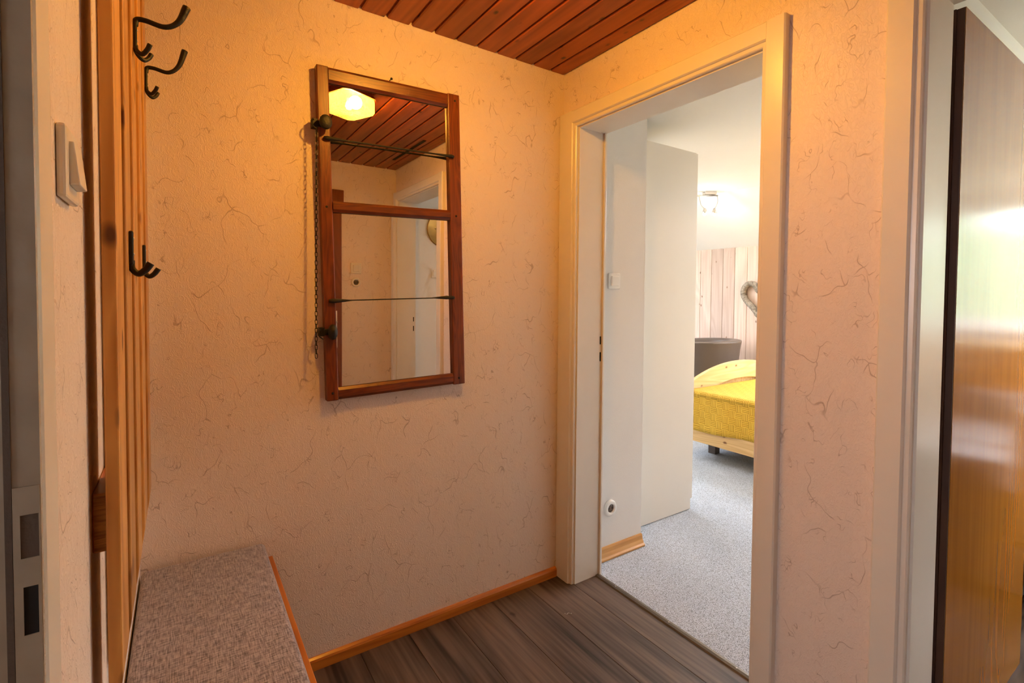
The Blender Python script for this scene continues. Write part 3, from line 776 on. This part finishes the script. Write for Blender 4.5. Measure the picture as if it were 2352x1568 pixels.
# ------------------------------------------------------------------ hall ceiling lamp
lp = empty('ceiling_lamp', (-.737, -.747, 2.11), (0, 0, R(65))); tag(lp, 'amber ice-glass box lamp glowing on the board ceiling', 'ceiling lamp')
s2 = .094; ch = .022
def octo(s, c): return [(s, -s+c), (s, s-c), (s-c, s), (-s+c, s), (-s, s-c), (-s, -s+c), (-s+c, -s), (s-c, -s)]
def bowl():
    rings = [(octo(s2-.004, ch), .072), (octo(s2, ch), .064), (octo(s2, ch), .018), (octo(s2-.006, ch), .006), (octo(s2-.022, ch), 0)]
    V, F = [], []
    for o8, z in rings: V += [(a, b_, z) for a, b_ in o8]
    for i in range(len(rings)-1):
        for k in range(8): F.append((i*8+k, i*8+(k+1) % 8, (i+1)*8+(k+1) % 8, (i+1)*8+k))
    F.append(tuple(range(32, 40)))
    return V, F
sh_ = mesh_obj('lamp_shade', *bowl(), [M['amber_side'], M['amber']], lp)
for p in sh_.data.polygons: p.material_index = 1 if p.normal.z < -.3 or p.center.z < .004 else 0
V, F = [], []
o1 = octo(s2+.004, ch); 
V = [(a, b_, .073) for a, b_ in o1]+[(a, b_, .090) for a, b_ in octo(s2-.006, ch)]+[(a, b_, .1095) for a, b_ in octo(s2-.01, ch)]
F = [tuple(range(8))]+[(k, (k+1) % 8, (k+1) % 8+8, k+8) for k in range(8)]+[(k+8, (k+1) % 8+8, (k+1) % 8+16, k+16) for k in range(8)]+[tuple(range(16, 24))]
mesh_obj('lamp_base', V, F, M['frame_x'], lp)
lathe('bulb', [(.0005, .020), (.012, .023), (.018, .036), (.015, .050), (.010, .060), (.010, .0725)], emis('bulb_frosted', (1, .80, .5), 20), lp, (0, 0, 0), 16)
lt = bpy.data.lights.new('lamp_light', 'POINT'); lt.energy = LAMP_W; lt.color = (1.0, .74, .38); lt.shadow_soft_size = .03
lo = bpy.data.objects.new('lamp_light', lt); lo.parent = lp; lo.location = (.045, .0, .045); col.objects.link(lo)

# ------------------------------------------------------------------ switches and sockets
def rocker(name, loc, rotz, label, mat, wd=.080, h=.080, tilt=4, group=None):
    """flush plate with a rocker; local -y faces the room"""
    r = empty(name, loc, (0, 0, rotz)); tag(r, label, 'light switch', group)
    box('cover_plate', -wd/2, wd/2, -.0085, 0, -h/2, h/2, mat, r, .003)
    cv, cf = box_vf(-wd*.30, wd*.30, -.0065, .003, -h*.30, h*.30)
    o = mesh_obj('rocker', cv, cf, mat, r, (0, -.0085, 0), .0015); o.rotation_euler = (R(tilt), 0, 0)
    return r
rocker('light_switch', (XL, -1.022, 1.388), R(90), 'cream rocker switch on the wallpaper beside the coat rack', M['switch'], .074, .074, tilt=-6)
rocker('light_switch', (.301, -.015, 1.325), 0, 'white square rocker switch on the short bedroom wall', M['switch_white'], .075, .075)
rocker('light_switch', (-.297, YF, 1.446), R(180), 'cream switch above the socket, seen in the mirror', M['switch'])
rocker('light_switch', (.385, -2.15, 1.432), R(180), 'white rocker switch under the brass plaque, seen in the mirror', M['switch_white'])
def socket(loc, rotz, label, mat, r_=.040):
    r = empty('power_socket', loc, (0, 0, rotz)); tag(r, label, 'socket')
    lathe('cover_plate', [(r_, 0), (r_, -.004), (r_*.88, -.011), (.0225, -.012), (.021, -.010), (.020, -.004), (.0005, -.004)], mat, r, (0, 0, 0), 28, 'y')
    lathe('socket_well', [(.0195, -.004), (.019, -.0055), (.0005, -.0055)], M['leather'], r, (0, 0, 0), 20, 'y')
    for x in (-.0095, .0095): lathe('pin_hole', [(.0003, -.0062), (.0028, -.0061), (.003, -.0055)], M['dark'], r, (x, 0, 0), 8, 'y')
    for z in (-.0165, .0165): box('earth_clip', -.003, .003, -.0105, -.0055, z-.0015, z+.0015, M['steel'], r)
    return r
socket((.296, -.015, .235), 0, 'round white wall socket low on the short bedroom wall', M['switch_white'])
socket((-.297, YF, 1.341), R(180), 'round cream socket below a switch, seen in the mirror', M['switch'], .036)

# ------------------------------------------------------------------ brass plaque in the third room
pq = empty('round_plaque', (.455, -2.15, 1.80), (0, 0, R(180))); tag(pq, 'round bronzed plaque with lines of small print, seen in the mirror', 'plaque')
lathe('disc', [(.148, 0), (.150, -.006), (.148, -.012), (.142, -.012), (.139, -.007), (.0005, -.007)], M['brass'], pq, (0, 0, 0), 48, 'y')
rows = [(.040, (3, 2)), (.018, (5,)), (-.006, (3, 2, 5, 3)), (-.032, (4,)), (-.060, (4, 3))]
for z, words in rows:
    tot = sum(words)*.011+(len(words)-1)*.008; x = -tot/2; bs = []
    for n in words:
        for q in range(n):
            hgt = random.choice((.010, .010, .014)); bs.append((x, x+.0025, -.0078, -.0068, z, z+hgt))
            bs.append((x, x+.008, -.0078, -.0068, z+random.choice((0, .005, .008)), z+.0022+random.choice((0, .005, .008))+.004)); x += .011
        x += .008
    mesh_obj('print_line', *boxes_vf(bs), M['ink'], pq)

# ------------------------------------------------------------------ wardrobe
wr = empty('wardrobe', (.81, .80, 0)); tag(wr, 'tall cream laminate wardrobe, its plain side towards the doorway', 'wardrobe')
y0w = .11-.80
box('side_panel', -.285, .270, y0w, y0w+.018, 0.002, 2.083, M['lam'], wr, .001)
box('side_panel', -.285, .270, .68, .698, 0.002, 2.083, M['lam'], wr, .001)
box('top_panel', -.285, .270, y0w+.018, .68, 2.065, 2.083, M['lam'], wr, .001)
box('back_panel', -.285, -.275, y0w+.018, .68, .06, 2.065, M['lam'], wr)
box('plinth', .24, .255, y0w+.018, .68, .002, .06, M['lam'], wr)
for i in range(3):
    a = y0w+.002+i*(1.384/3); b_ = a+1.384/3-.004
    d = box('door', .271, .289, a, b_, .062, 2.080, M['lam'], wr, .0015)
    tube('handle', [(.022-.013, b_-a-.25 if False else (b_-a)/2-.05, .95), (.034, (b_-a)/2-.05, .95), (.034, (b_-a)/2-.05, 1.10), (.009, (b_-a)/2-.05, 1.10)], .004, M['steel'], d)

# ------------------------------------------------------------------ bed, mattress, throw
BX0, BX1, BYF, BYH = 1.92, 3.36, .775, -1.06
bd = empty('bed', ((BX0+BX1)/2, 0, 0)); tag(bd, 'golden pine double bed with an arched footboard', 'bed')
bc = (BX0+BX1)/2; hb = (BX1-BX0)/2
for s in (-1, 1): box('side_rail', s*hb-(.03 if s > 0 else 0), s*hb+(0 if s > 0 else .03), BYH+.04, BYF-.0, .125, .31, M['bedpine_y'], bd, .004)
def arch(name, y, ztop, zc_, th, mat):
    n = 24; top = []; bot = []
    for k in range(n+1):
        a = -1+2*k/n
        top.append((a*hb, zc_+(ztop-zc_)*(1-abs(a)**2.1)))
    return prism(name, [(-hb, .10)]+top+[(hb, .10)], 'y', y, y+th, mat, bd)
n = 28
def farc(a, lo): return (a*hb, .555+.145*(1-abs(a)**2.1)) if not lo else (a*hb*.93, .40+.155*(1-abs(a)**2.1))
band = [(-hb, .10)]+[farc(-1+2*k/n, 0) for k in range(n+1)]+[(hb, .10), (hb*.93, .10)]+[farc(1-2*k/n, 1) for k in range(n+1)]+[(-hb*.93, .10)]
prism('footboard', band, 'y', BYF-.012, BYF+.022, M['bedpine_x'], bd)
prism('footboard_panel', [(-hb*.93, .10)]+[(q[0], q[1]) for q in (farc(-1+2*k/n, 1) for k in range(n+1))]+[(hb*.93, .10)], 'y', BYF+.008, BYF+.020, M['bedpine_y'], bd)
arch('headboard', BYH, .95, .70, .035, M['bedpine_x'])
for sx in (-1, 1):
    for yy in (BYH+.25, BYF-.10): box('leg', sx*(hb-.22)-.03, sx*(hb-.22)+.03, yy-.03, yy+.03, 0, .125, M['leather'], bd)
box('slat_base', -hb+.03, hb-.03, BYH+.04, BYF-.02, .20, .25, M['bedpine_y'], bd)
mt = box('mattress', BX0+.035, BX1-.035, BYH+.04, BYF-.030, .2505, .50, M['sheet'], None, .03, 3)
tag(mt, 'thick white mattress hidden under the yellow throw', 'mattress')
# throw: profile over the top and down both sides, built as a strip grid with uv in metres
prof = []
xl, xr = BX0-.014, BX1+.014
def add(p): prof.append(p)
for z in [.225+.03*i for i in range(10)]: add((xl-.004*math.sin((z-.2)*12), z))
for k in range(7):
    a = math.pi/2*k/6; add((xl+.035-.035*math.cos(a), .495+.028*math.sin(a)))
nx = 30
for k in range(1, nx): add((xl+.035+(xr-xl-.07)*k/nx, .523))
for k in range(7):
    a = math.pi/2*(1-k/6); add((xr-.035+.035*math.cos(a), .495+.028*math.sin(a)))
for z in [.225+.03*i for i in range(9, -1, -1)]: add((xr, z))
ln = [0]
for p, q in zip(prof[:-1], prof[1:]): ln.append(ln[-1]+math.hypot(q[0]-p[0], q[1]-p[1]))
ny = 60; ya, yb = BYH+.35, BYF-.026
V, F, UV = [], [], []
for j in range(ny+1):
    y = ya+(yb-ya)*j/ny
    for i, (x, z) in enumerate(prof):
        k = max(0, (.5-z)/.28) if (i < 10 or i >= len(prof)-10) else 0
        V.append((x+(-1 if i < 10 else 1)*.008*k*math.sin(y*17)-(bc), y, z+(.012*math.sin(y*7)*k if k > .8 else 0))); UV.append((y, ln[i]))
m_ = len(prof)
for j in range(ny):
    for i in range(m_-1): F.append((j*m_+i, j*m_+i+1, (j+1)*m_+i+1, (j+1)*m_+i))
me = bpy.data.meshes.new('bed_throw'); me.from_pydata(V, [], F); me.materials.append(M['blanket'])
uvl = me.uv_layers.new(name='UVMap')
for lp_ in me.loops: uvl.data[lp_.index].uv = UV[lp_.vertex_index]
for p in me.polygons: p.use_smooth = True
th = bpy.data.objects.new('bed_throw', me); th.location = (bc, 0, 0); link(th)
md = th.modifiers.new('thick', 'SOLIDIFY'); md.thickness = .005; md.offset = -1
tag(th, 'yellow basket-weave throw spread over the bed', 'blanket')

# ------------------------------------------------------------------ tub armchair
ac = empty('armchair', (2.93, 1.36, 0), (0, 0, R(20))); tag(ac, 'dark taupe leather tub armchair behind the bed', 'armchair')
# wrap-around back: thick shell from arm to arm, opening towards local +y
def shell(r_o, th_, z0, hb_, ha, a0, a1, n=36):
    V, F = [], []
    for k in range(n+1):
        t = k/n; a = a0+(a1-a0)*t
        q = abs(2*t-1); zt = hb_+(ha-hb_)*(q**2)
        fl = .03
        cs_ = [(r_o-.03, z0), (r_o+fl*.2, zt-.06), (r_o+fl, zt-.012), (r_o+fl-.012, zt), (r_o+fl-th_+.02, zt+.002), (r_o+fl-th_, zt-.014), (r_o-th_, zt-.10), (r_o-th_-.015, z0)]
        for r_, z in cs_: V.append((r_*math.cos(a)*1.0, r_*math.sin(a), z))
    m = 8
    for k in range(n):
        for i in range(m): F.append((k*m+i, k*m+(i+1) % m, (k+1)*m+(i+1) % m, (k+1)*m+i))
    F += [tuple(range(m)), tuple(range(n*m, n*m+m))]
    return V, F
o = mesh_obj('backrest', *shell(.335, .11, .10, .835, .80, R(130), R(410)), M['leather'], ac, smooth=True)
o.modifiers.new('sub', 'SUBSURF').levels = 1; o.modifiers['sub'].render_levels = 2
lathe('seat', [(.0005, .44), (.19, .44), (.225, .425), (.235, .39), (.235, .10), (.0005, .10)], M['leather'], ac, (0, .02, 0), 32)
for sx in (-1, 1):
    for sy in (-1, 1): box('leg', sx*.2-.022, sx*.2+.022, sy*.2-.022, sy*.2+.022, 0, .10, M['dark'], ac)

# ------------------------------------------------------------------ wicker heart on the panelling
hc = Vector((BX-.0205, 1.105, 1.255))
ht = empty('wicker_heart', (BX, hc.y, hc.z)); tag(ht, 'grey wicker heart hanging on the pale pine panelling', 'heart')
pts = []
for k in range(48):
    t = 2*math.pi*k/48
    x = 16*math.sin(t)**3; z = 13*math.cos(t)-5*math.cos(2*t)-2*math.cos(3*t)-math.cos(4*t)
    pts.append((-.033, -x*.0100, z*.0112))
tube('heart_ring', pts, .029, M['rope'], ht, 10, closed=True)
# the binding round the ring
bpts = []
for k in range(48*7):
    t = k/7; i = int(t) % 48; fr = t-int(t)
    p = Vector(pts[i]).lerp(Vector(pts[(i+1) % 48]), fr)
    tg = (Vector(pts[(i+1) % 48])-Vector(pts[i])).normalized(); nr = Vector((1, 0, 0)); sd = tg.cross(nr)
    a = 2*math.pi*k/7*1.0
    bpts.append(p+(nr*math.cos(a)+sd*math.sin(a))*.0295)
tube('binding', bpts, .003, M['rope'], ht, 4, closed=True)

# ------------------------------------------------------------------ bedroom ceiling spotlight
bl = empty('spot_lamp', (2.80, 1.22, BH), (0, 0, R(-35))); tag(bl, 'chrome bedroom ceiling spotlight with curved arms and lit bulbs', 'ceiling lamp')
box('mount_box', -.055, .055, -.04, .04, -.03, 0, M['steel'], bl, .004)
tube('rail_bar', [(-.30, 0, -.036), (.08, 0, -.036)], .007, M['steel'], bl, 8)
gb = emis('halogen_bulb', (1, .86, .62), 26)
for x, dx in ((.07, .03), (-.10, -.05), (-.28, -.03)):
    arm = tube('arm', bez([(x, 0, -.036), (x+.005, -.01, -.08), (x-dx*.3, -.02, -.13), (x-dx, -.02, -.165)], 6), .004, M['steel'], bl, 6)
    lathe('spot_shade', [(.010, 0), (.014, -.012), (.020, -.028), (.024, -.048)], M['steel'], arm, (x-dx, -.02, -.160), 14)
    lathe('spot_bulb', [(.0005, -.066), (.012, -.062), (.019, -.050), (.019, -.034), (.011, -.014)], gb, arm, (x-dx, -.02, -.160), 14)
    l = bpy.data.lights.new('spot_light', 'POINT'); l.energy = 1.5; l.color = (1, .92, .82); l.shadow_soft_size = .02
    o = bpy.data.objects.new('spot_light', l); o.parent = bl; o.location = (x-dx, -.02, -.25); col.objects.link(o)

# ------------------------------------------------------------------ table in the third room (mirrored in the brown door)
tb = empty('dining_table', (3.2, -2.75, 0)); tag(tb, 'plain pine table by the window, mirrored in the brown door', 'table')
box('table_top', -.55, .55, -.40, .40, .73, .76, M['bedpine_x'], tb, .004)
for sx in (-1, 1):
    for sy in (-1, 1): box('leg', sx*.48-.03, sx*.48+.03, sy*.33-.03, sy*.33+.03, 0, .73, M['bedpine_y'], tb, .003)

sf = empty('sofa', (2.35, -1.63, 0)); tag(sf, 'brown leather sofa along the white wall, added to darken the reflection in the brown door', 'sofa')  # dark sofa added to keep the bright floor out of the door's reflection
box('sofa_base', -.98, .98, -.42, .40, .06, .26, M['leather'], sf, .02)
box('backrest', -.98, .98, .20, .40, .262, .80, M['leather'], sf, .05, 3)
for sx in (-1, 1): box('armrest', sx*.99-.09, sx*.99+.09, -.42, .19, .262, .60, M['leather'], sf, .04, 3)
for a in (-.88, .005): box('seat_cushion', a, a+.875, -.42, .19, .262, .44, M['leather'], sf, .03, 3)
for sx in (-1, 1):
    for sy in (-.36, .34): box('leg', sx*.9-.03, sx*.9+.03, sy-.03, sy+.03, 0, .06, M['dark'], sf)
kc = 0  # cabinets added to darken the lower part of the door's reflection
for y0 in (-3.30, -2.62, -1.94):
    kb = empty('added_base_cabinet', (RX-.30, y0+.34, 0))
    tag(kb, ['added brown base cabinet under the window, at the side wall', 'added brown base cabinet in the middle under the window', 'added brown base cabinet under the window, next to the white wall'][kc], 'cabinet', 'brown cabinets added for a darker reflection in the brown door'); kc += 1
    box('body', -.27, .295, -.335, .335, .08, .86, M['reddoor'], kb, .002)
    box('plinth', -.22, .295, -.335, .335, 0, .08, M['dark'], kb)
    for a in (-.33, .003):
        d = box('door', -.29, -.271, a, a+.327, .10, .85, M['veneer'], kb, .003)
        tube('handle', [(-.009, 0, .60), (-.03, 0, .60), (-.03, 0, .70), (-.009, 0, .70)], .005, M['steel'], d)
wt = box('worktop', RX-.62, RX-.002, -3.32, -1.25, .861, .90, M['bedpine_y'], None, .004)
tag(wt, 'pine worktop running along under the kitchen window', 'worktop')

# ------------------------------------------------------------------ bit of thread on the planks
th_ = tube('thread', bez([(-.165, -.235, .0008), (-.158, -.245, .0012), (-.150, -.240, .0008), (-.143, -.252, .0010), (-.139, -.247, .0008)], 4), .0006, M['switch_white'], None, 4)
tag(th_, 'tiny white bit of thread lying on the dark planks', 'thread')
